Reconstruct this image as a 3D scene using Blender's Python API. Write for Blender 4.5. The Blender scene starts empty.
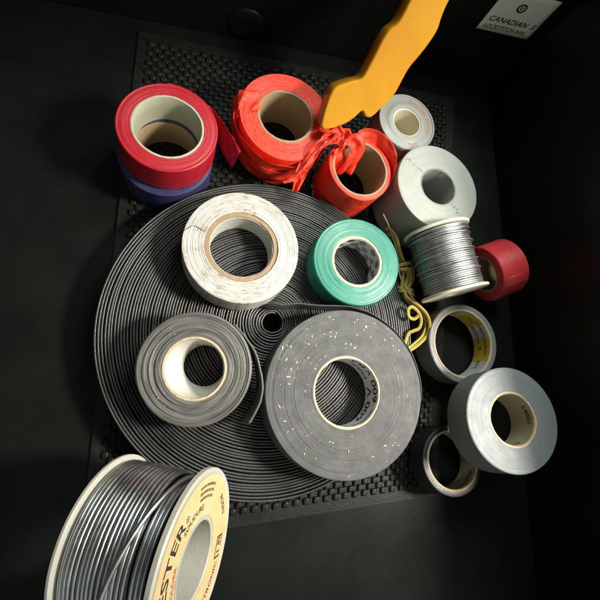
import bpy, math, random
import numpy as np
from mathutils import Vector, Matrix
random.seed(11); rng = np.random.default_rng(11)
S = bpy.context.scene
COL = S.collection
MM = 0.001                                   # everything below is written in millimetres

# ------------------------------------------------------------------ camera
FPX = 300/math.tan(math.radians(33.5)); CAM_H = 260.0
NADIR = (180.0, 395.0)                       # the point of the 600 px picture straight below the lens
_n = Vector((NADIR[0]-300, 300-NADIR[1], -FPX)).normalized()
_zc = -_n
_xw = (Vector((1, 0, 0)) - _zc*_zc.x).normalized()
_yw = _zc.cross(_xw)
RM = Matrix((_xw, _yw, _zc))                 # camera axes -> bin axes
cam = bpy.data.cameras.new('camera'); camo = bpy.data.objects.new('camera', cam); COL.objects.link(camo)
cam.sensor_width = 36; cam.angle = math.radians(67)
cam.clip_start = 0.005; cam.clip_end = 20
camo.matrix_world = Matrix.Translation((0, 0, CAM_H*MM)) @ RM.to_4x4()
S.camera = camo

# ------------------------------------------------------------------ light
world = bpy.data.worlds.new("World"); S.world = world; world.use_nodes = True
wn = world.node_tree.nodes; wl = world.node_tree.links
bg = wn['Background']
tc = wn.new('ShaderNodeTexCoord')
dotn = wn.new('ShaderNodeVectorMath'); dotn.operation = 'DOT_PRODUCT'; dotn.inputs[1].default_value = (0.52, -0.72, 0.46)
wl.new(tc.outputs['Generated'], dotn.inputs[0])
wr = wn.new('ShaderNodeValToRGB')
wr.color_ramp.elements[0].position = 0.12; wr.color_ramp.elements[0].color = (0.030, 0.030, 0.029, 1)
wr.color_ramp.elements[1].position = 0.95; wr.color_ramp.elements[1].color = (0.62, 0.68, 0.62, 1)
wl.new(dotn.outputs['Value'], wr.inputs[0]); wl.new(wr.outputs[0], bg.inputs['Color'])
bg.inputs['Strength'].default_value = 0.80

LAMP = Vector((430, 10, 440))
la = bpy.data.lights.new('lamp', 'AREA'); la.shape = 'DISK'; la.size = 0.10; la.spread = math.radians(52); la.energy = 0.63; la.color = (1.0, 0.93, 0.82)
lo = bpy.data.objects.new('lamp', la); COL.objects.link(lo)
lo.location = LAMP*MM
lo.rotation_euler = (Vector((82, 28, 10))-LAMP).to_track_quat('-Z', 'Y').to_euler()

FILL = Vector((235, 300, 420))  # added soft fill to brighten the right rear, not a known fixture
fa = bpy.data.lights.new('fill_light', 'AREA'); fa.shape = 'RECTANGLE'; fa.size = 0.26; fa.size_y = 0.14; fa.energy = 0.62; fa.spread = math.radians(95); fa.color = (0.90, 1.0, 0.92)
fo = bpy.data.objects.new('fill_light', fa); COL.objects.link(fo)
fo.location = FILL*MM
fo.rotation_euler = (Vector((170, 130, 10))-FILL).to_track_quat('-Z', 'Y').to_euler()

S.view_settings.view_transform = 'Standard'; S.view_settings.look = 'None'
S.view_settings.exposure = 0.10; S.view_settings.gamma = 1.0
S.render.engine = 'CYCLES'
S.cycles.use_denoising = True
S.cycles.max_bounces = 8

# ------------------------------------------------------------------ pixel -> point at height z (600 px picture)
def at(px, py, z):
    d = RM @ Vector((px-300, 300-py, -FPX)); t = (z-CAM_H)/d.z
    return Vector((0, 0, CAM_H)) + d*t
def on_plane(px, py, p0, n):
    d = RM @ Vector((px-300, 300-py, -FPX)); c = Vector((0, 0, CAM_H))
    return c + d*((p0-c).dot(n)/d.dot(n))

# ------------------------------------------------------------------ materials
class Mat:
    def __init__(s, name, color=(.5, .5, .5), rough=.5, spec=.5, metal=0.0, **kw):
        s.m = bpy.data.materials.new(name); s.m.use_nodes = True
        s.n = s.m.node_tree.nodes; s.l = s.m.node_tree.links
        s.p = s.n['Principled BSDF']
        s.p.inputs['Base Color'].default_value = (*color, 1); s.p.inputs['Roughness'].default_value = rough
        s.p.inputs['Specular IOR Level'].default_value = spec; s.p.inputs['Metallic'].default_value = metal
        for k, v in kw.items(): s.p.inputs[k.replace('_', ' ')].default_value = v
        s.col = None; s.hgt = None
    def new(s, t, **kw):
        x = s.n.new(t)
        for k, v in kw.items(): setattr(x, k, v)
        return x
    def math(s, op, a, b=None, clamp=False):
        x = s.new('ShaderNodeMath', operation=op, use_clamp=clamp)
        for i, v in enumerate((a, b)):
            if v is None: continue
            if isinstance(v, (int, float)): x.inputs[i].default_value = v
            else: s.l.new(v, x.inputs[i])
        return x.outputs[0]
    def coords(s): return s.new('ShaderNodeTexCoord').outputs['Object']
    def polar(s, rk, ak, zk=1.0):
        """(radius, direction, height) of the roll, in mm: seamless ring coordinates"""
        sep = s.new('ShaderNodeSeparateXYZ'); s.l.new(s.coords(), sep.inputs[0])
        x, y, z = sep.outputs
        r = s.math('SQRT', s.math('ADD', s.math('MULTIPLY', x, x), s.math('MULTIPLY', y, y)))
        cmb = s.new('ShaderNodeCombineXYZ')
        s.l.new(s.math('MULTIPLY', s.math('ADD', r, s.math('MULTIPLY', z, zk)), 1000*rk), cmb.inputs[0])
        s.l.new(s.math('MULTIPLY', s.math('DIVIDE', x, r), ak), cmb.inputs[1])
        s.l.new(s.math('MULTIPLY', s.math('DIVIDE', y, r), ak), cmb.inputs[2])
        return cmb.outputs[0]
    def noise(s, vec, scale=1.0, detail=3.0, rough=.55, lo=.3, hi=.7):
        x = s.new('ShaderNodeTexNoise'); x.inputs['Scale'].default_value = scale
        x.inputs['Detail'].default_value = detail; x.inputs['Roughness'].default_value = rough
        s.l.new(vec, x.inputs['Vector'])
        m = s.new('ShaderNodeMapRange'); m.inputs[1].default_value = lo; m.inputs[2].default_value = hi
        s.l.new(x.outputs['Fac'], m.inputs[0]); return m.outputs[0]
    def tint(s, fac, color, amount=1.0):
        mx = s.new('ShaderNodeMix', data_type='RGBA')
        if s.col is None: mx.inputs[6].default_value = s.p.inputs['Base Color'].default_value
        else: s.l.new(s.col, mx.inputs[6])
        mx.inputs[7].default_value = (*color, 1)
        s.l.new(s.math('MULTIPLY', fac, amount), mx.inputs[0])
        s.col = mx.outputs[2]; s.l.new(s.col, s.p.inputs['Base Color']); return s
    def bump(s, fac, dist_mm, strength=1.0):
        b = s.new('ShaderNodeBump'); b.inputs['Distance'].default_value = dist_mm*MM; b.inputs['Strength'].default_value = strength
        s.l.new(fac, b.inputs['Height'])
        if s.hgt is not None: s.l.new(s.hgt, b.inputs['Normal'])
        s.hgt = b.outputs[0]; s.l.new(s.hgt, s.p.inputs['Normal']); return s
    def roughvar(s, fac, lo, hi):
        m = s.new('ShaderNodeMapRange'); m.inputs[3].default_value = lo; m.inputs[4].default_value = hi
        s.l.new(fac, m.inputs[0]); s.l.new(m.outputs[0], s.p.inputs['Roughness']); return s

def ring_mat(name, color, color2, amt=.5, rk=1.2, ak=1.5, rough=.45, bump=.12, spec=.5, blot=None, **kw):
    m = Mat(name, color, rough, spec, **kw)
    f = m.noise(m.polar(rk, ak, .6), 1.0, 4, .6)
    m.tint(f, color2, amt)
    g = m.noise(m.coords(), 160, 4, .6)
    if blot: m.tint(g, blot[0], blot[1])
    m.bump(f, bump); m.bump(m.noise(m.coords(), 2200, 2), .03)
    m.roughvar(g, max(.05, rough-.08), min(1, rough+.15))
    return m

def speckle(name, color, color2, amt=.4, scale=300, rough=.6, bump=.05, spec=.4, **kw):
    m = Mat(name, color, rough, spec, **kw)
    f = m.noise(m.coords(), scale, 5, .6); m.tint(f, color2, amt)
    m.bump(m.noise(m.coords(), scale*5, 3), bump); m.roughvar(f, max(.05, rough-.1), min(1, rough+.12))
    return m

M = {}
m = Mat('black bin plastic', (.0060, .0070, .0063), .34, .14)
f = m.noise(m.coords(), 30, 5, .6); m.tint(f, (.0095, .0108, .0097), .8); m.roughvar(f, .30, .42); m.bump(m.noise(m.coords(), 1800, 2), .035); M['bin'] = m
M['mat'] = speckle('black rubber mat', (.008, .008, .0078), (.018, .0175, .016), .6, 220, .46, .06, .22)
m = Mat('black ribbed rubber', (.013, .013, .0132), .36, .8)
m.tint(m.noise(m.coords(), 60, 6, .65), (.045, .044, .042), .55); m.bump(m.noise(m.coords(), 900, 4), .05)
m.roughvar(m.noise(m.coords(), 45, 4), .28, .48); M['coil'] = m
# white vinyl with grime caught between the turns
m = ring_mat('white vinyl tape', (.60, .58, .535), (.43, .40, .36), .55, 1.6, 1.4, .42, .10)
g1 = m.noise(m.polar(1.9, 5.0, .0), 1.0, 6, .75, .47, .60); g2 = m.noise(m.coords(), 110, 4, .6, .36, .58)
m.tint(m.math('MULTIPLY', g1, g2), (.16, .09, .07), .95)
g3 = m.noise(m.polar(.75, 1.2, .0), 1.0, 2, .5, .50, .62); m.tint(g3, (.42, .35, .30), .45); M['white'] = m
m = Mat('cardboard', (.38, .27, .165), .8, .2)
f = m.noise(m.polar(2.5, 3, 2.0), 1.0, 5, .65); m.tint(f, (.27, .18, .10), .7); m.bump(m.noise(m.coords(), 1500, 4, .7), .12); M['card'] = m
m = Mat('pale cardboard', (.66, .52, .36), .8, .2)
f = m.noise(m.polar(2.0, 4, 2.0), 1.0, 5, .65); m.tint(f, (.46, .34, .22), .7); m.bump(m.noise(m.coords(), 1500, 4, .7), .12); M['palecard'] = m
M['corewhite'] = speckle('white core paper', (.58, .57, .53), (.44, .43, .39), .7, 120, .65, .05)
M['coregrey'] = speckle('grey printed core paper', (.56, .57, .57), (.46, .47, .47), .6, 140, .6, .05)
M['corecream'] = speckle('cream core plastic', (.46, .46, .35), (.36, .36, .26), .6, 110, .5, .04)
M['coreolive'] = speckle('dull cream core paper', (.40, .38, .27), (.30, .28, .19), .6, 110, .65, .04)
M['ink'] = speckle('black print', (.02, .02, .022), (.05, .05, .05), .5, 500, .6, .02)
M['inkred'] = speckle('faded rust print', (.30, .085, .04), (.40, .17, .10), .6, 700, .6, .02)
M['red'] = ring_mat('deep red tape', (.44, .011, .022), (.33, .006, .014), .6, 1.5, 1.2, .38, .10)
M['redbright'] = ring_mat('bright red tape', (.62, .045, .055), (.50, .03, .038), .6, 1.5, 1.2, .34, .10)
M['blue'] = ring_mat('violet blue tape', (.040, .040, .12), (.026, .026, .08), .6, 1.5, 1.2, .42, .10)
def flagmat(name, c1, c2):
    m = ring_mat(name, c1, c2, .55, 2.2, 1.6, .42, .14)
    m.bump(m.noise(m.coords(), 190, 4, .6), .35)
    m.p.inputs['Subsurface Weight'].default_value = .12; m.p.inputs['Subsurface Radius'].default_value = (.002, .0006, .0003)
    return m
M['flag'] = flagmat('fluorescent orange red ribbon', (.86, .052, .020), (.68, .028, .012))
M['flagtail'] = flagmat('loose orange red ribbon', (.86, .052, .020), (.74, .034, .014))
M['green'] = ring_mat('teal green vinyl tape', (.011, .155, .108), (.024, .215, .155), .45, 1.3, 1.0, .30, .10, .55)
M['black600'] = ring_mat('dusty black friction tape', (.070, .072, .074), (.112, .113, .114), .55, 1.9, 2.2, .62, .10, .35, ((.05, .05, .05), .35))
M['tapeside'] = ring_mat('black tape back', (.035, .035, .034), (.06, .06, .058), .5, 1.2, 2, .4, .08)
M['dgrey'] = ring_mat('dark grey rubber tape', (.060, .059, .056), (.21, .205, .19), .85, .85, 1.3, .45, .22, .5)
M['dgreytail'] = speckle('dark grey tape tail', (.12, .118, .112), (.08, .08, .075), .6, 260, .45, .05)
M['silver'] = ring_mat('silver grey duct tape', (.20, .22, .225), (.165, .18, .185), .5, 1.2, 1.2, .50, .05, .35)
M['silver'].bump(M['silver'].noise(M['silver'].polar(.35, 9, .0), 1.0, 3), .05)
M['polygrey'] = ring_mat('pale grey plastic tape', (.31, .32, .295), (.24, .25, .23), .5, 1.0, 1.0, .5, .10, .45, ((.24, .24, .22), .4))
M['spoolgrey'] = ring_mat('frosted grey spool plastic', (.25, .25, .23), (.20, .20, .18), .5, .6, .8, .45, .06, .5)
M['spoolgrey'].p.inputs['Subsurface Weight'].default_value = .1; M['spoolgrey'].p.inputs['Subsurface Radius'].default_value = (.003, .003, .003)
M['ptfe'] = speckle('cream thread tape', (.68, .62, .48), (.55, .49, .37), .5, 200, .6, .05)
M['smoke'] = ring_mat('smoky grey vinyl tape', (.20, .20, .195), (.15, .15, .148), .5, 1.4, 1.0, .35, .08)
M['blackvinyl'] = ring_mat('glossy black vinyl tape', (.030, .030, .032), (.05, .05, .052), .5, 1.4, 1.0, .33, .08)
M['yellowprint'] = speckle('yellow print', (.60, .42, .03), (.50, .34, .03), .5, 300, .6, .03)
M['solder'] = Mat('solder wire', (.58, .585, .60), .34, .5, 1.0)
_m = M['solder']; _m.tint(_m.noise(_m.coords(), 240, 4), (.42, .42, .43), .7); _m.roughvar(_m.noise(_m.coords(), 160, 4), .30, .50)
M['solderfine'] = Mat('fine solder wire', (.44, .445, .45), .42, .5, 1.0)
_m = M['solderfine']; _m.tint(_m.noise(_m.coords(), 300, 4), (.30, .30, .30), .7); _m.roughvar(_m.noise(_m.coords(), 200, 4), .36, .52)
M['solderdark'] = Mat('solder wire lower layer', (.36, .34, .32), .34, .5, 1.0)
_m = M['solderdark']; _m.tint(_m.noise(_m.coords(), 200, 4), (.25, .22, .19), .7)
M['ivory'] = speckle('ivory spool plastic', (.66, .64, .50), (.58, .55, .41), .5, 90, .42, .03)
M['offwhite'] = speckle('off white spool plastic', (.52, .51, .45), (.40, .39, .33), .7, 110, .38, .04)
M['offwhite'].tint(M['offwhite'].noise(M['offwhite'].coords(), 60, 6, .7, .56, .74), (.26, .22, .16), .5)
m = speckle('yellowed paper label', (.70, .51, .27), (.56, .37, .17), .7, 120, .6, .05)
m.tint(m.noise(m.coords(), 90, 5, .7, .58, .72), (.40, .20, .10), .6)
m.tint(m.noise(m.coords(), 55, 6, .7, .55, .75), (.86, .66, .40), .8); M['label'] = m
M['paper'] = speckle('pale green paper', (.78, .86, .72), (.70, .77, .64), .5, 120, .65, .03)
M['yellow'] = speckle('amber yellow plastic', (.60, .30, .014), (.52, .19, .006), 1.0, 22, .20, .02, .5)
M['yellow'].p.inputs['Subsurface Weight'].default_value = .08; M['yellow'].p.inputs['Subsurface Radius'].default_value = (.003, .0015, .0004)
M['stick'] = speckle('brown plastic strand', (.26, .15, .11), (.18, .10, .07), .5, 300, .5, .03)
M['fleck'] = speckle('cream sawdust', (.66, .60, .42), (.50, .42, .25), .5, 900, .8, .05)
M['grime'] = speckle('dark grime', (.10, .095, .085), (.2, .19, .17), .5, 900, .8, .05)
# braided cord: two colours spiralling round the strand (UV: turn, millimetres)
m = Mat('yellow and black braid', (.68, .47, .10), .5, .4)
uv = m.new('ShaderNodeUVMap'); sp = m.new('ShaderNodeSeparateXYZ'); m.l.new(uv.outputs[0], sp.inputs[0])
a = m.math('SINE', m.math('ADD', m.math('MULTIPLY', sp.outputs[0], 4*math.pi), m.math('MULTIPLY', sp.outputs[1], 3.2)))
b = m.math('SINE', m.math('SUBTRACT', m.math('MULTIPLY', sp.outputs[0], 4*math.pi), m.math('MULTIPLY', sp.outputs[1], 3.2)))
k = m.math('GREATER_THAN', m.math('MULTIPLY', a, b), .28); m.tint(k, (.06, .045, .02), .9)
m.tint(m.noise(m.coords(), 180, 4), (.42, .30, .08), .5)
m.bump(m.math('ABSOLUTE', m.math('MULTIPLY', a, b)), .25); M['braid'] = m

# ------------------------------------------------------------------ mesh helpers
class MB:
    def __init__(s): s.v = []; s.f = []; s.uv = []
    def add(s, verts, faces, uvs=None):
        o = len(s.v); s.v += [tuple(p) for p in verts]; s.f += [tuple(i+o for i in f) for f in faces]
        if uvs: s.uv += uvs
        return s
    def grid(s, rows, close_u=False, close_v=False, uvrow=None):
        """rows: list of equally long lists of points"""
        R, C = len(rows), len(rows[0]); o = len(s.v)
        for r in rows: s.v += [tuple(p) for p in r]
        for i in range(R if close_v else R-1):
            for j in range(C if close_u else C-1):
                i2, j2 = (i+1) % R, (j+1) % C
                s.f.append((o+i*C+j, o+i*C+j2, o+i2*C+j2, o+i2*C+j))
                if uvrow:
                    u0, u1 = j/C, (j+1)/C; v0, v1 = uvrow[i], uvrow[i2]
                    s.uv.append([(u0, v0), (u1, v0), (u1, v1), (u0, v1)])
        return s
    def box(s, lo, hi):
        x0, y0, z0 = lo; x1, y1, z1 = hi
        return s.add([(x0, y0, z0), (x1, y0, z0), (x1, y1, z0), (x0, y1, z0), (x0, y0, z1), (x1, y0, z1), (x1, y1, z1), (x0, y1, z1)],
                     [(3, 2, 1, 0), (4, 5, 6, 7), (0, 1, 5, 4), (1, 2, 6, 5), (2, 3, 7, 6), (3, 0, 4, 7)])
    def build(s, name, mat, parent=None, smooth=35, bevel=0, solid=0, subsurf=0):
        me = bpy.data.meshes.new(name); me.from_pydata([tuple(c*MM for c in p) for p in s.v], [], s.f); 
        if s.uv and len(s.uv) == len(s.f):
            lay = me.uv_layers.new(name='UVMap'); flat = [c for f in s.uv for p in f for c in p]
            lay.data.foreach_set('uv', flat)
        me.update(); me.materials.append(mat.m)
        o = bpy.data.objects.new(name, me); COL.objects.link(o)
        if parent: o.parent = parent
        if smooth:
            me.polygons.foreach_set('use_smooth', [True]*len(me.polygons))
            if smooth < 180: me.set_sharp_from_angle(angle=math.radians(smooth))
        if solid:
            md = o.modifiers.new('thickness', 'SOLIDIFY'); md.thickness = solid*MM; md.offset = 0
        if subsurf:
            md = o.modifiers.new('smooth', 'SUBSURF'); md.levels = md.render_levels = subsurf
        if bevel:
            md = o.modifiers.new('bevel', 'BEVEL'); md.width = bevel*MM; md.segments = 3; md.limit_method = 'ANGLE'; md.angle_limit = math.radians(40)
            md.harden_normals = False
        return o

def tag(o, label, cat, group=None, kind=None):
    if label: o['label'] = label
    if cat: o['category'] = cat
    if group: o['group'] = group
    if kind: o['kind'] = kind
    return o
def basis(n, hint=(0, 1, 0)):
    n = Vector(n).normalized(); h = Vector(hint); y = (h - n*n.dot(h)).normalized(); x = y.cross(n)
    return Matrix((x, y, n)).transposed()
def thing(name, label, cat, base, n=(0, 0, 1), group=None, hint=(0, 1, 0)):
    o = bpy.data.objects.new(name, None); COL.objects.link(o); o.empty_display_size = .01
    o.matrix_world = Matrix.Translation(Vector(base)*MM) @ basis(n, hint).to_4x4()
    return tag(o, label, cat, group)

def lathe(mb, prof, segs=128, closed=True, fr=None, fz=None, cx=0, cy=0):
    rows = []
    for i in range(segs):
        t = 2*math.pi*i/segs; c, s_ = math.cos(t), math.sin(t); row = []
        for (r, z) in prof:
            rr = r + (fr(t, r, z) if fr else 0); zz = z + (fz(t, r, z) if fz else 0)
            row.append((cx+rr*c, cy+rr*s_, zz))
        rows.append(row)
    return mb.grid(rows, close_u=closed, close_v=True)

def catmull(P, n=8):
    P = [Vector(p) for p in P]; Q = [P[0]*2-P[1]] + P + [P[-1]*2-P[-2]]; out = []
    for i in range(1, len(Q)-2):
        a, b, c, d = Q[i-1:i+3]
        for k in range(n):
            t = k/n
            out.append(.5*((2*b)+(c-a)*t+(2*a-5*b+4*c-d)*t*t+(-a+3*b-3*c+d)*t**3))
    return out + [P[-1]]
def tube(mb, path, r, sides=8, cap=True, rfun=None):
    path = [Vector(p) for p in path]; N = len(path); rows = []; acc = [0]
    t0 = (path[1]-path[0]).normalized(); nrm = t0.orthogonal().normalized()
    for i, p in enumerate(path):
        t = (path[min(i+1, N-1)]-path[max(i-1, 0)]).normalized()
        nrm = (nrm - t*nrm.dot(t)).normalized(); b = t.cross(nrm); rr = rfun(i/(N-1)) if rfun else r
        rows.append([p + (nrm*math.cos(2*math.pi*k/sides)+b*math.sin(2*math.pi*k/sides))*rr for k in range(sides)])
        if i: acc.append(acc[-1]+(p-path[i-1]).length)
    o = len(mb.v)
    mb.grid(rows, close_u=True, uvrow=acc)
    if cap:
        L = len(rows)-1
        for row, rev in ((0, True), (L, False)):
            ids = [o+row*sides+k for k in range(sides)]
            mb.f.append(tuple(reversed(ids)) if rev else tuple(ids))
            if mb.uv: mb.uv.append([(0, acc[row])]*sides)
    return mb
def ribbon(path, widths, across=9, crumple=0., curl=0., seed=0, n=10):
    """a strip: path points and half-width vectors, both splined; folds run along it"""
    r = random.Random(seed); P = catmull(path, n); W = catmull(widths, n); rows = []
    ph = [r.uniform(0, 6.28) for _ in range(6)]
    for i, (p, w) in enumerate(zip(P, W)):
        t = (P[min(i+1, len(P)-1)]-P[max(i-1, 0)]).normalized(); nn = t.cross(w.normalized()).normalized(); row = []
        for j in range(across):
            u = 2*j/(across-1)-1
            z = crumple*(math.sin(3.1*u+ph[0]+i*.21)+.7*math.sin(5.3*u+ph[1]-i*.13)+1.1*abs(math.sin(i*.33+2.*u+ph[2]))+.9*abs(math.sin(2.7*u-i*.19+ph[3]))-.9)+curl*u*u
            row.append(p + w*u + nn*z)
        rows.append(row)
    mb = MB(); mb.grid(rows); return mb

_tcache = {}
def text_mesh(body, size):
    if (body, size) in _tcache: return _tcache[(body, size)]
    cu = bpy.data.curves.new('lettering', 'FONT'); cu.body = body; cu.size = size; cu.resolution_u = 3; cu.offset = 0 if 'M' in body else size*.016
    o = bpy.data.objects.new('lettering', cu); COL.objects.link(o)
    dg = bpy.context.evaluated_depsgraph_get(); me = bpy.data.meshes.new_from_object(o.evaluated_get(dg))
    v = [tuple(p.co) for p in me.vertices]; f = [tuple(p.vertices) for p in me.polygons]
    bpy.data.objects.remove(o); bpy.data.curves.remove(cu); bpy.data.meshes.remove(me)
    x0 = min(p[0] for p in v); x1 = max(p[0] for p in v)
    v = [(p[0]-(x0+x1)/2, p[1], 0) for p in v]
    _tcache[(body, size)] = (v, f); return v, f
def lettering_on(parent, items, fn_mat, name='lettering'):
    """items: (text, size, function mapping flat text xy to a point) - one mesh per call"""
    for body, size, fn, sx in items:
        v, f = text_mesh(body, size); MB().add([fn(p[0]*sx, p[1]) for p in v], f).build(name, fn_mat, parent, smooth=0)
def inside(r, a0, z0, up=-1):
    """print on the inner wall of a core; up=-1: the tops of the letters point down into the roll"""
    a0 = math.radians(a0)
    return (lambda x, y: ((r)*math.cos(a0+x/r), r*math.sin(a0+x/r), z0-y)) if up < 0 else (lambda x, y: (r*math.cos(a0-x/r), r*math.sin(a0-x/r), z0+y))
def around(r, a0, z, out=True):
    a0 = math.radians(a0)
    if out: return lambda x, y: ((r+y)*math.cos(a0-x/r), (r+y)*math.sin(a0-x/r), z)
    return lambda x, y: ((r-y)*math.cos(a0+x/r), (r-y)*math.sin(a0+x/r), z)

def flecks(n, rmin, rmax, z, smin, smax, seed, bias=None):
    r = random.Random(seed); mb = MB(); k = 0
    while k < n:
        a = r.uniform(0, 6.283); d = math.sqrt(r.uniform(rmin**2, rmax**2))
        if bias and r.random() > bias(a, d): continue
        k += 1
        x, y = d*math.cos(a), d*math.sin(a); L = smin+(smax-smin)*r.random()**2.2*(1 if r.random() < .9 else 1.7); w = L*r.uniform(.15, .5); t = r.uniform(0, 6.28); m_ = r.randint(4, 6); top = []
        for q in range(m_):
            b = 2*math.pi*q/m_+r.uniform(-.3, .3); X = L*.5*math.cos(b)*r.uniform(.7, 1.1); Y = w*.5*math.sin(b)*r.uniform(.7, 1.1)
            top.append((x+X*math.cos(t)-Y*math.sin(t), y+X*math.sin(t)+Y*math.cos(t)))
        h = z+r.uniform(.12, .3)
        o = [(p[0], p[1], h+r.uniform(-.05, .1)) for p in top] + [(p[0], p[1], z-.1) for p in top]
        mb.add(o, [tuple(range(m_))]+[(m_+q, m_+(q+1) % m_, (q+1) % m_, q) for q in range(m_)])
    return mb

TAPES = 'rolls of tape in the black bin'
def tape_roll(name, label, T, n, R, rc, wall, h, mwind, mcore, rings=20, step=.12, seed=0, cat='tape roll', core_up=.0, dish=0., segs=160, coremin=None, wob=.15):
    """T: centre of the top face, R outer radius, rc: core outer radius. Parts: winding, core"""
    n = Vector(n).normalized(); base = Vector(T)-n*h
    t = thing(name, label, cat, base, n, TAPES)
    r = random.Random(seed)
    prof = [(rc+.03, .3), (rc+.3, 0), (R-.5, 0), (R, .5), (R+.05, h*.3), (R-.03, h*.65), (R, h-.45), (R-.35, h-.08)]
    # the top face: each visible group of turns stands a little higher or lower than the next
    rr = R-.5
    dr = (R-.6-rc)/rings
    for i in range(rings):
        zz = h + r.uniform(-step, step*.4) - dish*((R-rr)/(R-rc))
        prof += [(rr-.06*dr, zz), (rr-.80*dr, zz+step*r.uniform(-.2, .2))]
        rr -= dr
    prof += [(rc+.03, h-.1)]
    a, b, c = [r.uniform(0, 6.28) for _ in range(3)]
    fr = lambda th, q, z: wob*(math.sin(2*th+a)+.5*math.sin(3*th+b))*(q-rc)/(R-rc)
    fz = lambda th, q, z: (.10*math.sin(2*th+c+q*.35) if z > h*.8 else 0)
    w = lathe(MB(), prof, segs, True, fr, fz).build('winding', mwind, t, 40)
    ri = rc-wall; top = h+core_up
    cp = [(rc, .2), (rc, top-.25), (rc-.25, top), (ri+.25, top), (ri, top-.3), (coremin or ri, h*.5 if not coremin else .4), (coremin or ri, .2)]
    fz2 = lambda th, q, z: (.12*math.sin(5*th+a)+.07*math.sin(11*th+b)+.05*math.sin(23*th)) if z > h*.8 else 0
    core = lathe(MB(), cp, 128, True, None, fz2).build('core', mcore, t, 40)
    return t, w, core

# ------------------------------------------------------------------ the bin
tb = thing('storage_bin', 'glossy black plastic bin holding the mat, tapes and solder spools', 'storage bin', (0, 0, 0))
X0, X1, Y0, Y1 = -118, 216, -155, 231
MB().box((X0-4, Y0-4, -4), (X1+4, Y1+4, 0)).build('base', M['bin'], tb, bevel=.5)
# back wall, side walls (the right one rises towards the back, shaped for the shade it casts), low front wall
MB().box((X0, Y1, .003), (X1, Y1+4, 150)).build('back_wall', M['bin'], tb, bevel=1.2)
def side(x0, x1, h0, h1):
    mb = MB(); mb.add([(x0, Y0, .003), (x1, Y0, .003), (x1, Y1+4, .003), (x0, Y1+4, .003), (x0, Y0, h0), (x1, Y0, h0), (x1, Y1+4, h1), (x0, Y1+4, h1)],
                     [(3, 2, 1, 0), (4, 5, 6, 7), (0, 1, 5, 4), (1, 2, 6, 5), (2, 3, 7, 6), (3, 0, 4, 7)])
    return mb.build('side_wall', M['bin'], tb, bevel=1.2)
side(X0-4, X0-.003, 105, 150); side(X1+.003, X1+4, 103, 148)
MB().box((X0, Y0-4, .003), (X1, Y0, 38)).build('front_wall', M['bin'], tb, bevel=1.2)
# thin round disc on the back wall
pb = on_plane(246, 24, Vector((0, Y1, 0)), Vector((0, -1, 0)))
disc = MB(); lathe(disc, [(0.01, 1.6), (7, 1.5), (10.5, 1.2), (11.6, .6), (12, -.2), (0.01, -.2)], 96)
bo = disc.build('wall_disc', M['bin'], tb); bo.matrix_local = Matrix.Translation(pb*MM) @ basis((0, -1, 0), (0, 0, 1)).to_4x4()

# sticker on the back wall
def wallpt(px, py): return on_plane(px, py, Vector((0, Y1-.25, 0)), Vector((0, -1, 0)))
p0 = wallpt(476, 28)
st = thing('paper_sticker', 'pale green paper sticker with black capitals on the back wall', 'sticker', (p0.x, Y1-.03, p0.z), (0, -1, 0), hint=(0, 0, 1))
W, Hh = 38.5, 30
mb = MB(); mb.grid([[(W*i/12, Hh*j/8, .12+.05*math.sin(i*.7)*math.sin(j*.9)) for i in range(13)] for j in range(9)])
mb.build('sheet', M['paper'], st, smooth=180, solid=.15)
flat = lambda ox, oy, sl=.18: (lambda x, y: (ox+x+y*sl, oy+y, .42))
lettering_on(st, [('CANADIAN  S', 5.4, flat(19.5, 7.8), .98), ('LOCKSTITCH AWL', 4.3, flat(18.6, 2.4), .86)], M['ink'])
mbk = MB(); lathe(mbk, [(2.0, .30), (2.0, .4), (3.2, .4), (3.2, .30)], 32, cx=18, cy=20); lathe(mbk, [(.6, .30), (.6, .4), (1.2, .4), (1.2, .30)], 32, cx=18, cy=20)
mbk.build('emblem', M['ink'], st)

# ------------------------------------------------------------------ the mat
q = [Vector((-36, 221, 0)), Vector((184, 214, 0)), Vector((151, -58, 0)), Vector((-43, -74, 0))]
def bil(u, v, z):
    a = q[0].lerp(q[1], u); b = q[3].lerp(q[2], u); p = a.lerp(b, v); return (p.x, p.y, z)
tm = thing('rubber_mat', 'black rubber mat with raised chequered studs under the tapes', 'mat', (0, 0, 0))
mb = MB()
mb.add([bil(0, 0, 1.3), bil(1, 0, 1.3), bil(1, 1, 1.3), bil(0, 1, 1.3), bil(0, 0, .02), bil(1, 0, .02), bil(1, 1, .02), bil(0, 1, .02)],
       [(3, 2, 1, 0), (4, 5, 6, 7), (1, 0, 4, 5), (2, 1, 5, 6), (3, 2, 6, 7), (0, 3, 7, 4)])
mb.build('sheet', M['mat'], tm, bevel=.4)
OCT = [(abs(math.cos(2*math.pi*q_/10))**.55*math.copysign(1, math.cos(2*math.pi*q_/10)), abs(math.sin(2*math.pi*q_/10))**.55*math.copysign(1, math.sin(2*math.pi*q_/10))) for q_ in range(10)]
mb = MB(); NU, NV = 64, 86; mu, mv = .026, .020
for i in range(NU):
    for j in range(NV):
        if (i+j) % 2: continue
        u0 = mu+(1-2*mu)*i/NU; du = (1-2*mu)/NU; v0 = mv+(1-2*mv)*j/NV; dv = (1-2*mv)/NV
        hz = 2.5+random.uniform(-.15, .15); rows = []
        for (k, z) in ((.60, 1.25), (.585, 1.9), (.55, 2.2), (.45, hz-.10), (.25, hz)):
            rows.append([bil(u0+du*(.5+k*x_), v0+dv*(.5+k*y_), z) for x_, y_ in OCT])
        o = len(mb.v); mb.grid(list(reversed(rows)), close_u=True); mb.f.append(tuple(o+q_ for q_ in range(10)))
st_ = mb.build('studs', M['mat'], tm, 60); st_['kind'] = 'stuff'

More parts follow.
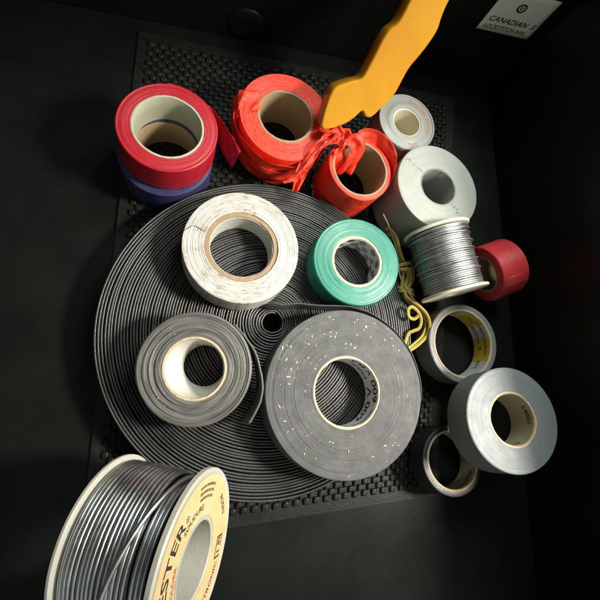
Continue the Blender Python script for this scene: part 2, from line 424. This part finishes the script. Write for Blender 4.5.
# ------------------------------------------------------------------ the coil of rubber strip
hc = Vector((47.0, 39.4)); oc = Vector((43.5, 33.8)); TURNS = 57; SEG = 132; CZ = 17.0
prof = [(-.52, -14.5), (-.52, -.62), (-.46, -.28), (-.32, -.06), (-.12, 0), (.08, -.02), (.22, -.12), (.32, -.36), (.36, -.70), (.36, -14.5)]
JIT = [random.uniform(-.17, .17) for _ in range(TURNS+3)]
rows = []; tot = TURNS*SEG
for i in range(tot+1):
    th = 2*math.pi*i/SEG; s = i/tot
    c = hc.lerp(oc, s); r0 = 5.2+82.2*s; pitch = 82.2/TURNS
    wv = .10*math.sin(th*3.0+s*40)+.06*math.sin(th*7.3)+.10*math.sin(s*260)
    tk_ = th/(2*math.pi); k_ = int(tk_); wv += (JIT[k_]*(1-(tk_-k_))+JIT[k_+1]*(tk_-k_))
    zz = CZ + .15*math.sin(s*97+1)+.14*math.sin(s*211)+.16*math.sin(th*2.0+s*31)
    r0 += wv
    rows.append([(c.x+(r0+a*pitch)*math.cos(th+1.2), c.y+(r0+a*pitch)*math.sin(th+1.2), zz+b) for a, b in prof])
mb = MB(); mb.grid(rows)
mb.f.append(tuple(range(len(prof)))); o = tot*len(prof); mb.f.append(tuple(reversed(range(o, o+len(prof)))))
co = mb.build('rubber_strip_coil', M['coil'], None, 50)
tag(co, 'wide flat coil of black rubber strip wound in many fine turns on the mat', 'coil')

# ------------------------------------------------------------------ tape rolls lying on the coil
F0 = CZ+.3; HT = 16.0
def rez(x, y, z0, z1): k = (CAM_H-z1)/(CAM_H-z0); return (x*k, y*k, z1), k
t, w, c = tape_roll('tape_roll', 'grimy white tape roll lying on the black coil', (27.4, 76.2, F0+HT), (.0, .05, 1), 30.7, 19.3, 2.5, HT, M['white'], M['card'], 24, .16, 1, core_up=-.5)
lathe(MB(), [(16.75, 1), (16.75, 14.8), (16.45, 14.8), (16.45, 1)], 96).build('core_lining', M['corewhite'], c)
mb = tube(MB(), catmull([(-29.5, 6, 16.2), (-25, 9.0, 16.35), (-19.5, 6.5, 16.3)], 8), .14, 6)
mb.build('tape_end', M['grime'], w)

t, w, c = tape_roll('tape_roll', 'teal green tape roll with swirls printed inside its core', (91.6, 72.8, F0+HT), (0, .0, 1), 25.2, 14.9, 1.5, HT, M['green'], M['palecard'], 14, .08, 2)
lathe(MB(), [(13.38, .6), (13.38, 15.4), (13.22, 15.4), (13.22, .6)], 96).build('core_lining', M['coregrey'], c)
mb = MB(); rq = random.Random(5)
for row, zc in ((0, 12.2), (1, 7.2), (2, 2.6)):
    for kx in range(11):
        a0 = 2*math.pi*(kx+.5*row)/11; rad = 2.4; pts = []; d = rq.choice((-1, 1)); turns = rq.uniform(1.6, 2.1)
        for i in range(40):
            u = i/39; rr = rad*(1-.82*u); aa = d*(u*2*math.pi*turns)+rq.random()*.0+kx
            pts.append((rr*math.cos(aa), rr*math.sin(aa)))
        L = []
        for (x, y) in pts: L.append(Vector((13.12*math.cos(a0+x/13.1), 13.12*math.sin(a0+x/13.1), zc+y)))
        tube(mb, L, .20, 4)
sw = mb.build('printed_swirls', M['ink'], c, 180)

t, w, c = tape_roll('tape_roll', 'large dusty black tape roll marked 600 V inside its core', (84.2, 1.4, F0+HT), (.045, .01, 1), 43.6, 18.9, 1.2, HT, M['black600'], M['palecard'], 34, .10, 3, segs=200)
lathe(MB(), [(17.68, .6), (17.68, 15.2), (17.52, 15.2), (17.52, .6)], 96).build('core_lining', M['coregrey'], c)
lettering_on(c, [('600 V', 7.4, inside(17.42, -24, 8.0), 1.2), ('MAX', 5.6, inside(17.42, 47, 7.6), 1.1), ('600', 7.0, inside(17.42, 2, 14.9), 1.2), ('V FLA', 5.2, inside(17.42, 54, 14.4), 1.1),
                 ('ies Division', 4.2, inside(17.42, -66, 14.6), 1.1), ('Canada', 3.4, inside(17.42, -98, 9.5), 1.1)], M['ink'])
fl = flecks(210, 20, 42.5, HT, .28, 2.0, 4, lambda a, d: .25+.75*max(0, math.cos(a-2.1))**1.0 if math.cos(a-2.1) > 0 else (.35 if math.sin(a) < -.5 else .1)).build('sawdust', M['fleck'], w, 0)
fl['kind'] = 'stuff'
# loose outer turn: lifts off on the right, runs over the top and ends left of the roll
Cw = Vector((84.2, 1.4, 0))
path = []; W_ = []
for a, rr, z in ((-30, 44.1, 23.5), (0, 44.6, 23.4), (25, 45.3, 23.3), (48, 45.6, 23.2), (68, 45.8, 23.0), (84, 46.2, 22.7), (98, 46.7, 22.2), (110, 49.0, 21.8), (119, 53.0, 21.6), (126, 57.5, 21.8)):
    a = math.radians(a); path.append((rr*math.cos(a), rr*math.sin(a), z-15.8))
    W_.append((0, 0, 7.0))
path[-1] = (path[-1][0]-1.0, path[-1][1]-1.6, 7.2); path.append((path[-1][0]-1.6, path[-1][1]-.2, 7.6)); W_.append((.2, .3, 5.5)); W_[-2] = (.1, .2, 6.2)
ribbon(path, W_, 7, .10, 0, 3).build('loose_tail', M['black600'], t, 180, solid=.35)

t, w, c = tape_roll('tape_roll', 'dark grey tape roll with a white core and a curled loose end', (6.0, 12.3, F0+19), (-.12, -.05, 1), 27.3, 15.3, 1.3, 18, M['dgrey'], M['palecard'], 12, .75, 6, core_up=.3)
# white liner, narrower below and pushed to one side
rows = []
for i in range(97):
    th = 2*math.pi*i/96
    rows.append([(13.9*math.cos(th), 13.9*math.sin(th), 17.9), (13.6*math.cos(th), 13.6*math.sin(th), 17.4), (1.6+12.4*math.cos(th), .5+12.4*math.sin(th), 11), (3.4+10.4*math.cos(th), 1.6+10.4*math.sin(th), 1.0), (3.4+10.9*math.cos(th), 1.6+10.9*math.sin(th), .6), (13.9*math.cos(th), 13.9*math.sin(th), 16)])
mb = MB(); mb.grid(rows, close_u=True); mb.build('core_lining', M['corewhite'], c, 60)
path = [(18.0, 21.0, 9.5), (22.5, 16.0, 9.6), (27.0, 9.5, 9.8), (29.6, 3.5, 9.8), (31.4, -3.5, 9.7), (31.6, -10, 9.6), (29.8, -17, 9.5), (26.8, -23.0, 9.4), (24.6, -26.0, 9.4)]
Wv = [(.6, .4, 8.2)]*len(path); Wv = [Vector(x) for x in Wv]
for i in range(4, 9): Wv[i] = Vector((.5+.3*(i-3), .1*(i-3), 8.2-.25*(i-4)))
ribbon(path, Wv, 7, .12, 0, 9).build('loose_tail', M['dgreytail'], t, 180, solid=1.0)
fl = flecks(16, 17, 26, 17.9, .4, 1.1, 8).build('sawdust', M['fleck'], w, 0); fl['kind'] = 'stuff'

# ------------------------------------------------------------------ red roll stacked on a blue one
t, w, c = tape_roll('tape_roll', 'violet blue tape roll underneath the deep red roll', (-14.5, 130.5, 22), (0, 0, 1), 25.6, 18.3, 1.4, 19, M['blue'], M['card'], 12, .1, 21)
t, w, c = tape_roll('tape_roll', 'deep red tape roll with cream core stacked on a blue roll', (-13.0, 134.2, 41.6), (.03, .04, 1), 25.4, 18.2, 1.3, 19, M['red'], M['corecream'], 12, .08, 22)
path = []
for a, rr in ((100, 25.6), (80, 25.7), (60, 25.8), (42, 26.2)):
    a = math.radians(a); path.append((rr*math.cos(a), rr*math.sin(a), 9.5))
path += [(25.5, 11.0, 8.8), (31, 3.5, 7.6), (37.0, -5.0, 4.5)]
ribbon(path, [(0, 0, 8.8)]*4+[(.6, .3, 8.6), (1.0, .5, 8.4), (1.4, .8, 8.2)], 9, .30, 0, 31).build('loose_tail', M['red'], t, 30, solid=.09)

# ------------------------------------------------------------------ two rolls of flagging ribbon
t, w, c = tape_roll('ribbon_roll', 'larger orange red flagging ribbon roll with creased band over its face', (50.3, 155.6, 34), (.02, 0, 1), 27.0, 16.6, 1.6, 30.5, M['flag'], M['card'], 16, .14, 41, wob=.35)
# band folded from the core over the face and down the left side
path = [(-13.6, 5.8, 23), (-14.6, 6.0, 29.0), (-16.2, 6.0, 31.6), (-20.5, 5.0, 31.4), (-25.0, 4.0, 31.2), (-27.6, 3.0, 29.5), (-28.3, 1.5, 24), (-27.9, -1.0, 16), (-27.0, -3.5, 7)]
Wv = [(.6, 5.0, 0), (.8, 5.6, 0), (.8, 6.0, 0), (.6, 6.6, .3), (.2, 7.2, .6), (-.2, 7.8, .8), (-1.2, 7.6, 1.0), (-1.6, 7.6, 1.0), (-1.8, 7.4, 1.0)]
ribbon(path, Wv, 15, .42, 0, 12, 8).build('folded_band', M['flagtail'], t, 24, solid=.07)
# slack turns round the lower side
for k, (z0, dz, a0, a1) in enumerate(((19, 2.0, 175, 330), (13.5, -2.6, 190, 345))):
    path = []; Wv = []
    for i in range(12):
        u = i/11; a = math.radians(a0+(a1-a0)*u); rr = 27.5+.9*math.sin(u*math.pi)+.35*math.sin(u*17+k)
        path.append((rr*math.cos(a), rr*math.sin(a), z0+dz*math.sin(u*3.2+k))); Wv.append((.8*math.cos(a), .8*math.sin(a), 8.2-1.6*u))
    ribbon(path, Wv, 13, .32, .4, 50+k, 6).build('slack_turn', M['flagtail'], t, 24, solid=.07)

t, w, c = tape_roll('ribbon_roll', 'small orange red flagging ribbon roll with a knotted tail', (94.6, 128.6, 35), (.04, -.02, 1), 19.4, 17.2, 1.3, 30, M['flag'], M['card'], 4, .10, 42, wob=.3)
mb = MB()
# the tail: out of the core, gathered over the rim at the left and thrown off towards the larger roll
path = [(-7.5, 2.5, 15), (-10.5, 6.0, 24), (-14.5, 9.0, 31.0), (-12.0, 12.0, 35.0), (-13.5, 14.5, 36.5), (-18.5, 12.5, 36.0), (-24.5, 8.0, 33.0), (-30.0, 1.5, 29.5), (-34.0, -5.5, 26.5), (-37.5, -10.5, 24.5)]
Wv = [(4.5, 4.5, 0), (5.0, 4.8, .5), (4.8, 4.6, 1.5), (3.2, 3.6, 2.6), (2.2, 3.6, 2.6), (2.8, 3.8, 2.6), (3.6, 3.6, 2.2), (4.0, 2.6, 2.4), (3.6, 1.6, 2.4), (2.4, .4, 2.0)]
ribbon(path, Wv, 21, .85, .0, 71, 8).build('knotted_tail', M['flagtail'], t, 24, solid=.07)
path = [(-16.0, 4.0, 33), (-14.0, 9.0, 35.0), (-10.0, 13.0, 37.5), (-6.0, 13.5, 36.5), (-3.0, 10.0, 33.0), (-3.5, 6.0, 25.0), (-5.0, 3.0, 16)]
Wv = [(2.5, 1.8, .5), (3.0, 1.8, 2.0), (1.6, 2.6, 3.0), (2.0, 3.0, 2.6), (4.6, 2.0, 1.2), (5.0, 1.2, .2), (4.6, .8, 0)]
ribbon(path, Wv, 21, .8, .3, 72, 8).build('knot_fold', M['flagtail'], t, 24, solid=.07)
path = [(-4.0, 17.0, 33.8), (2.0, 19.5, 33.6), (9.0, 18.5, 32.8), (15.0, 14.0, 31.0), (19.5, 7.0, 28.0), (20.5, -1, 24.0), (19.0, -8, 20)]
Wv = [(.6, 3.2, 1.6), (.0, 2.4, 3.8), (1.2, 1.6, 5.2), (1.6, 1.2, 6.6), (1.2, .6, 7.4), (.8, .0, 7.8), (.6, -.2, 7.6)]
ribbon(path, Wv, 13, .28, .2, 73, 8).build('slack_turn', M['flagtail'], t, 24, solid=.07)
path = [(-14.5, 13.0, 36.5), (-19.0, 16.5, 36.0), (-24.0, 14.0, 33.5), (-28.5, 8.0, 30.0), (-32.0, 1.0, 27.5), (-34.5, -7.0, 23.5), (-36.0, -14.5, 19.0)]
Wv = [(1.6, 2.6, 2.0), (2.4, 3.6, 2.4), (3.8, 3.8, 1.6), (4.6, 3.0, 1.0), (4.4, 2.0, 1.4), (3.4, 1.0, 1.4), (1.6, .2, .8)]
ribbon(path, Wv, 19, .8, .0, 76, 8).build('knot_fold', M['flagtail'], t, 24, solid=.07)
path = [(-33, -4.0, 27.5), (-37.0, -8.0, 25.6), (-40.5, -10.5, 24.2), (-44.5, -12, 22.6)]
ribbon(path, [(1.2, -1.4, .8), (1.2, -1.5, .8), (.8, -1.2, .6), (.3, -.5, .3)], 7, .25, 0, 74, 6).build('ragged_end', M['flagtail'], t, 24, solid=.07)

# ------------------------------------------------------------------ pale grey rolls on the right
t = thing('tape_roll', 'small frosted grey spool of thread tape with rust coloured lettering', 'tape roll', (127.3-.8, 165.2, 3.2), (.03, .0, 1), TAPES)
h = 30
lathe(MB(), [(9.4, h-1.6), (9.6, h-.2), (10.2, h), (13.0, h-.15), (13.4, h-.45), (17.6, h-.45), (18.0, h), (18.8, h), (19.2, h-.5), (19.2, h-2.2), (17, h-2.4), (9.4, h-2.4)], 128).build('flange', M['spoolgrey'], t, 40)
lathe(MB(), [(8.6, h-2), (8.9, h-.8), (9.6, h-.6), (9.6, .4), (8.6, .4)], 96).build('hub', M['ptfe'], t)
lathe(MB(), [(9.7, 2.4), (18.2, 2.4), (18.5, 3), (18.6, h-3.4), (18.3, h-2.5), (9.7, h-2.5)], 128).build('winding', M['polygrey'], t, 40)
lathe(MB(), [(9.7, .0), (19.2, .0), (19.2, 2.2), (9.7, 2.2)], 128).build('flange', M['spoolgrey'], t, 40)
lettering_on(t, [('MASTERS BRAND', 3.3, around(14.1, 28, h-.40), 1.05), ('TAPE', 3.2, around(16.4, -78, h-.40, False), 1.05)], M['inkred'])

t, w, c = tape_roll('tape_roll', 'pale grey plastic tape roll half in shade above the small solder spool', rez(139.3, 118.6, 43.5, 38)[0], (.05, .04, 1), 27.2, 12.1, .9, 34, M['polygrey'], M['spoolgrey'], 9, .05, 61)
ring = [(5.6*math.cos(a), -1+9.5*math.sin(a), 20+6*math.sin(a)) for a in [math.radians(-80+160*i/24) for i in range(25)]]
tube(MB(), ring, .28, 6).build('thread', M['ink'], t, 180)
for a0, sd in ((142, 1), (-52, 2)):
    mb = MB(); rr = random.Random(sd)
    for i in range(46):
        d = rr.uniform(13, 26); a = math.radians(a0+rr.gauss(0, 2.0)); x, y = d*math.cos(a), d*math.sin(a); s = rr.uniform(.10, .26)
        mb.add([(x-s, y-s, 34.12), (x+s, y-s*.6, 34.16), (x+s*.7, y+s, 34.14), (x-s*.8, y+s*.7, 34.12)], [(0, 1, 2, 3)])
    gg = mb.build('grime', M['grime'], w, 0); gg['kind'] = 'stuff'

# ------------------------------------------------------------------ thin rolls at lower right, silver roll on top of them
t, w, c = tape_roll('tape_roll', 'thin smoky grey tape roll with yellow and white printed core', rez(163.0, 30.2, 22.3, 19.3)[0], (.06, -.02, 1), 24.1, 21.1, 1.2, 16, M['smoke'], M['palecard'], 4, .08, 62)
lathe(MB(), [(19.88, .5), (19.88, 15.4), (19.72, 15.4), (19.72, .5)], 128).build('core_lining', M['corewhite'], c)
mb = MB()
for a0, a1 in ((38, 74), (-30, 12), (84, 108)):
    mb.grid([[(19.64*math.cos(math.radians(a0+(a1-a0)*i/10)), 19.64*math.sin(math.radians(a0+(a1-a0)*i/10)), z) for i in range(11)] for z in (.8, 15.1)])
mb.build('yellow_print', M['yellowprint'], c, 180)
def upright(r, a0, z0): 
    a0 = math.radians(a0)
    return lambda x, y: (r*math.cos(a0-x/r), r*math.sin(a0-x/r), z0+y)
lettering_on(c, [('ATTENTION', 3.0, upright(19.56, 26, 10.2), .9), ('CAUTION', 3.2, upright(19.56, 25, 4.0), 1.0), ('VINYL', 3.0, upright(19.56, -8, 10.2), 1.0), ('P', 4.0, upright(19.56, -6, 4.6), 1.0), ('VTL', 3.2, upright(19.56, 55, 8.0), 1.0), ('ATT', 3.6, upright(19.56, -38, 6), 1.0)], M['ink'])

t, w, c = tape_roll('tape_roll', 'thin glossy black tape roll tucked under the silver roll', rez(150.8, -36.0, 22.0, 19.0)[0], (.05, .09, 1), 19.5, 16.9, 1.2, 15.5, M['blackvinyl'], M['palecard'], 4, .08, 63)
lathe(MB(), [(15.68, .5), (15.68, 15), (15.50, 15), (15.50, .5)], 128).build('core_lining', M['coreolive'], c)
lettering_on(c, [('CANADA', 3.2, inside(15.4, -50, 12.2), 1.1), ('Ct', 3.8, inside(15.4, -95, 11.0), 1.2)], M['ink'])

t, w, c = tape_roll('tape_roll', 'silver grey duct tape roll resting on two thinner rolls', (171.8, -12.7, 48), (.0, .10, 1), 27.7, 14.8, 1.4, 19, M['silver'], M['palecard'], 16, .06, 64)
lathe(MB(), [(13.38, .5), (13.38, 18.2), (13.22, 18.2), (13.22, .5)], 128).build('core_lining', M['coreolive'], c)
lettering_on(c, [('L4001', 3.8, inside(13.1, 12, 13.5, 1), 1.1), ('CJ', 3.4, inside(13.1, -70, 13.8), 1.1)], M['ink'])
fl = flecks(9, 26, 27.5, 18.9, .4, 1.0, 18, lambda a, d: 1 if abs(a-3.4) < .5 else 0).build('sawdust', M['fleck'], w, 0); fl['kind'] = 'stuff'

# red roll standing on its edge behind the small spool
pc = at(495, 270, 20.6)
ax = Vector((.93, .36, .0)).normalized()
t, w, c = tape_roll('tape_roll', 'bright red tape roll standing on edge beside the small solder spool', pc+ax*10, ax, 17.6, 12.0, 1.3, 20, M['redbright'], M['card'], 6, .08, 65)
a = math.radians(100)
# (local x axis of this roll points down) - the free end lies along the outside
mb = MB(); mb.grid([[(17.72*math.cos(t_)+.0, 17.72*math.sin(t_), z) for t_ in [math.radians(205+2.2*i) for i in range(12)]] for z in (.7, 19.4)])
mb.build('tape_end', M['redbright'], w, 180, solid=.25)

# ------------------------------------------------------------------ solder spools
def winding(mb, r, L0, L1, d, sides=8, seg=72, seed=0, jit=.12, r_end=None):
    rr = random.Random(seed); turns = int((L1-L0)/d); ph = [rr.uniform(-1, 1) for _ in range(turns+2)]; path = []
    for i in range(turns*seg+1):
        u = i/seg; k = int(u); fr_ = u-k; j = ph[k]*(1-fr_)+ph[k+1]*fr_; th = 2*math.pi*u
        q = r+jit*j+.06*math.sin(th*2+k)
        path.append((q*math.cos(th), q*math.sin(th), L0+d*u+jit*.9*math.sin(k*1.7+th*.5)*.6))
    return tube(mb, path, d*.5, sides)

# big spool, lower left: axis tips up towards the lens
n = Vector((math.cos(math.radians(25.0))*math.cos(math.radians(-9.5)), math.cos(math.radians(25.0))*math.sin(math.radians(-9.5)), math.sin(math.radians(25.0))))
FZ = 54.0; FR = 36.6; LEN = 40.5
Fc = at(195, 562, FZ)
t = thing('solder_spool', 'large solder spool with yellowed paper label leaning in the near corner', 'solder spool', Fc-n*LEN, n)
hr = 15.6
lathe(MB(), [(hr+1.2, LEN-2.2), (hr+1.2, LEN-.15), (FR-2.4, LEN-.15), (FR-1.9, LEN+.25), (FR-.6, LEN+.25), (FR, LEN-.4), (FR, LEN-2.2)], 160).build('flange', M['offwhite'], t, 40)
BR = 35.2
lathe(MB(), [(hr+1.2, 0), (hr+1.2, 1.8), (BR-.5, 1.8), (BR, 1.4), (BR, .4), (BR-.4, 0)], 160).build('flange', M['offwhite'], t, 40)
lathe(MB(), [(hr, .2), (hr, LEN-.2), (hr+.4, LEN+.2), (hr+1.18, LEN+.2), (hr+1.18, .2)], 96).build('hub', M['offwhite'], t, 40)
winding(MB(), 28.2, 3.2, LEN-3.2, 1.55, 8, 72, 3, .10).build('lower_layer', M['solderdark'], t, 180)
mb = winding(MB(), 32.6, 2.9, LEN-11.0, 1.85, 10, 72, 4, .30)
mb.build('winding', M['solder'], t, 180)
# the free strand slants across the last turns towards the front flange
P_ = []
for i in range(60):
    u = i/59; th = math.radians(60+185*u); z = LEN-3.6-24*u**1.25; rr = 31.4+3.2*min(1, u*1.6)
    P_.append((rr*math.cos(th), rr*math.sin(th), z))
tube(MB(), P_, 1.0, 8).build('loose_strand', M['solder'], t, 180)
winding(MB(), 30.8, LEN-11.0, LEN-5.0, 1.9, 8, 72, 8, .10).build('middle_layer', M['solder'], t, 180)
lab = lathe(MB(), [(hr+1.9, LEN-.10), (hr+1.9, LEN+.06), (FR-2.9, LEN+.06), (FR-2.9, LEN-.10)], 160).build('paper_label', M['label'], t, 40)
zl = LEN+.13
lettering_on(lab, [('KESTER', 7.6, around(23.9, 171, zl), 1.28), ('SOUDURE', 3.3, around(20.6, 116, zl), 1.1), ('R', 1.7, around(25.0, 128, zl), 1.0), ('ROSIN', 3.6, around(27.6, 38, zl), 1.1), ('ELECTRONIC', 3.7, around(29.5, -42, zl, False), 1.15)], M['ink'])
lettering_on(lab, [('SOLDER', 3.2, around(18.6, 186, zl), 1.1)], M['inkred'])
# registered mark, maker's box and two lines of very small print
mb = MB(); a = math.radians(128)
lathe(mb, [(1.0, zl-.05), (1.0, zl), (1.3, zl), (1.3, zl-.05)], 24, cx=25.6*math.cos(a), cy=25.6*math.sin(a))
rr = random.Random(3)
for row, r0 in ((0, 29.6), (1, 27.2), (2, 24.8)):
    th = 104
    while th > 76:
        wd = rr.uniform(1.2, 2.6); a0, a1 = math.radians(th), math.radians(th-wd)
        mb.add([((r0+q_)*math.cos(b_), (r0+q_)*math.sin(b_), zl) for q_, b_ in ((0, a0), (0, a1), (1.2, a1), (1.2, a0))], [(0, 1, 2, 3)]); th -= wd+rr.uniform(.8, 1.6)
mb.build('small_print', M['ink'], lab, 0)
mk = MB()
def pl(x, y, w_, h_):
    a = math.radians(-4); cx_, cy_ = 26.6*math.cos(a), 26.6*math.sin(a)
    mk.add([(cx_+X, cy_+Y, zl) for X, Y in ((x, y), (x+w_, y), (x+w_, y+h_), (x, y+h_))], [(0, 1, 2, 3)])
for (x, y, w_, h_) in ((-3, -5, .8, 10), (-2.2, 4.2, 5.2, .8), (-2.2, -5, 5.2, .8), (2.2, -.6, .8, 4.8), (-1.2, .6, .7, 3.2), (-.5, 3.1, 1.8, .7), (-.5, 1.6, 1.4, .7), (-.5, .6, 1.8, .7), (-1.0, -2.8, 3.2, .8)): pl(x, y, w_, h_)
mk.build('maker_mark', M['ink'], lab, 0)

# small spool on the right, lying on its side
pa = at(455, 294, 31.5); pbb = at(435.5, 230, 31)
axis = (pbb-pa).normalized(); L2 = (pbb-pa).length; ctr = pa
t = thing('solder_spool', 'small ivory spool of silver solder wire lying beside the yellow cord', 'solder spool', pa, axis, hint=(0, 0, 1))
fr2 = 19.6
for z0 in (0, L2-1.6):
    lathe(MB(), [(5, z0), (5, z0+1.6), (fr2-.4, z0+1.6), (fr2, z0+1.2), (fr2, z0+.4), (fr2-.4, z0)], 128).build('flange', M['ivory'], t, 40)
lathe(MB(), [(4.2, .2), (4.2, L2-.2), (5.0, L2-.2), (5.0, .2)], 64).build('hub', M['ivory'], t, 40)
lathe(MB(), [(5.1, 1.7), (15.4, 1.7), (15.4, L2-1.8), (5.1, L2-1.8)], 96).build('lower_layer', M['solderdark'], t, 40)
winding(MB(), 16.7, 2.3, L2-2.4, 1.22, 8, 64, 14, .16).build('winding', M['solderfine'], t, 180)
mb = MB()
for k, (z0, r0, tilt) in enumerate(((L2-3.6, 17.6, .8), (L2-5.0, 17.8, -.6), (L2-7.0, 17.7, 1.0), (L2*.55, 17.7, -1.2), (L2*.42, 17.8, 1.1), (L2*.30, 17.6, -.8), (L2*.66, 17.8, 1.4))):
    P_ = []
    for i in range(73):
        th = math.radians(i*5+k*50); P_.append(((r0+.15*math.sin(3*th+k))*math.cos(th), (r0+.15*math.sin(3*th+k))*math.sin(th), z0+tilt*math.sin(th+k)))
    tube(mb, P_, .58, 8, False)
mb.build('upper_strand', M['solderfine'], t, 180)

# ------------------------------------------------------------------ yellow braided cord, bundled, and a thin strand beside it
def P(px, py, z): return at(px, py, z)
mb = MB()
pts = [P(386, 229, 18), P(391, 230, 21), P(396, 237, 21), P(399, 247, 20), P(402, 257, 19), P(406, 266, 18), P(408, 276, 18), P(405, 287, 19), P(406, 296, 20), P(412, 301, 21), P(420, 307, 22), P(427, 315, 21), P(429.5, 325, 19.5), P(427, 335, 18), P(420, 343, 18.5), P(412, 349, 18.5), P(406, 352, 18), P(405, 344, 18.5), P(408, 334, 19), P(413, 331, 20), P(419, 328, 21), P(421, 320, 22), P(418, 312, 23), P(412, 307, 23), P(408, 310, 22.5), P(409, 317, 22), P(414, 319, 22), P(418, 316, 23)]
tube(mb, catmull(pts, 12), 1.05, 10)
pts = [P(388, 233, 17), P(394, 238, 17), P(397, 249, 16.5), P(401, 262, 16), P(403, 274, 16), P(402, 287, 17), P(407, 300, 17.5), P(416, 307, 18.5), P(424, 316, 18), P(425.5, 326, 17), P(422, 336, 17), P(414, 344, 17.5), P(407, 349, 18)]
tube(mb, catmull(pts, 12), 1.05, 10)
pts = [P(410, 262, 17), P(413, 270, 18), P(412, 281, 18.5), P(407, 291, 18), P(403, 283, 17), P(404, 272, 16.5), P(408, 268, 18.5), P(411, 276, 19), P(409, 286, 19.5), P(404, 290, 19)]
tube(mb, catmull(pts, 12), 1.05, 10)
for (cx_, cy_, s_) in ((403.5, 265, 0), (405, 269, 1), (405.5, 289, 2), (406, 293.5, 3)):
    c_ = P(cx_, cy_, 17); ringp = []
    for i in range(25):
        th = 2*math.pi*i/24; ringp.append(c_ + Vector((4.2*math.cos(th), 1.2*math.cos(th+s_), 3.6*math.sin(th))))
    tube(mb, ringp, 1.05, 10, False)
cd = mb.build('cord', M['braid'], None, 180); tag(cd, 'yellow and black braided cord bundled between coil and small spool', 'cord')
mb = MB(); tube(mb, catmull([P(383, 214, 26), P(389, 227, 23), P(397, 252, 19), P(400, 276, 20), P(408, 292, 21.5), P(415, 301, 22.3), P(421, 307, 22.5)], 8), .5, 8)
sk = mb.build('plastic_strand', M['stick'], None, 180); tag(sk, 'thin brown plastic strand lying along the yellow cord', 'strand')

# ------------------------------------------------------------------ amber plastic tool leaning against the back wall
nn = Vector((.06, -.75, .66)).normalized(); p0 = at(322, 127, 43)
out = [(321, 126), (324, 113), (329, 98), (334, 89), (341, 85), (352, 81.5), (361, 79), (366, 72), (374, 57), (382, 41), (389, 30.5), (397, 24), (403, 15), (412, -3), (424, -26), (436, -50), (452, -52), (466, -48), (463, -30), (455, -10), (447, 6), (442, 18), (438, 30), (430, 43), (420, 56), (410, 68), (403, 80), (396, 93), (388, 103), (381, 109), (375, 115), (370, 118), (365.5, 117), (362.5, 111.5), (356, 117), (348, 123), (339, 127), (330, 129.5), (324, 130)]
B = basis(nn); Bi = B.inverted()
loc = [Bi @ (on_plane(x, y, p0, nn)-p0) for x, y in out]
t = thing('plastic_tool', 'amber yellow plastic tool handle with notched tip leaning over the ribbon rolls', 'tool', p0, nn)
mb = MB(); TH = 10; N = len(loc)
area = 0
loc = catmull(loc+[loc[0]], 4)[:-1]; N = len(loc)
area = sum(loc[i].x*loc[(i+1) % N].y-loc[(i+1) % N].x*loc[i].y for i in range(N))
if area < 0: loc.reverse()
nr = []
for i in range(N):
    d = (loc[(i+1) % N]-loc[i-1]); nr.append(Vector((-d.y, d.x, 0)).normalized())
RD = 1.3; rings = [[(p.x+q.x*0, p.y+q.y*0, z) for p, q in zip(loc, nr)] for z in (-TH+.8,)]
for k_ in range(7):
    a = math.pi/2*k_/6; e = RD*(1-math.cos(a)); z = -RD+RD*math.sin(a)
    rings.append([(p.x+q.x*e, p.y+q.y*e, z) for p, q in zip(loc, nr)])
rings.insert(0, [(p.x+q.x*.8, p.y+q.y*.8, -TH) for p, q in zip(loc, nr)])
mb.grid(rings, close_u=True); L_ = len(rings)-1
mb.f.append(tuple(L_*N+i for i in range(N))); mb.f.append(tuple(reversed(range(N))))
hd = mb.build('handle', M['yellow'], t, 50)
# crumbs of sawdust that fell on the coil
mb = flecks(16, 8, 80, CZ-.1, .35, .9, 77); mb.v = [(x+oc.x, y+oc.y, z) for x, y, z in mb.v]
fl = mb.build('sawdust', M['fleck'], co, 0); fl['kind'] = 'stuff'
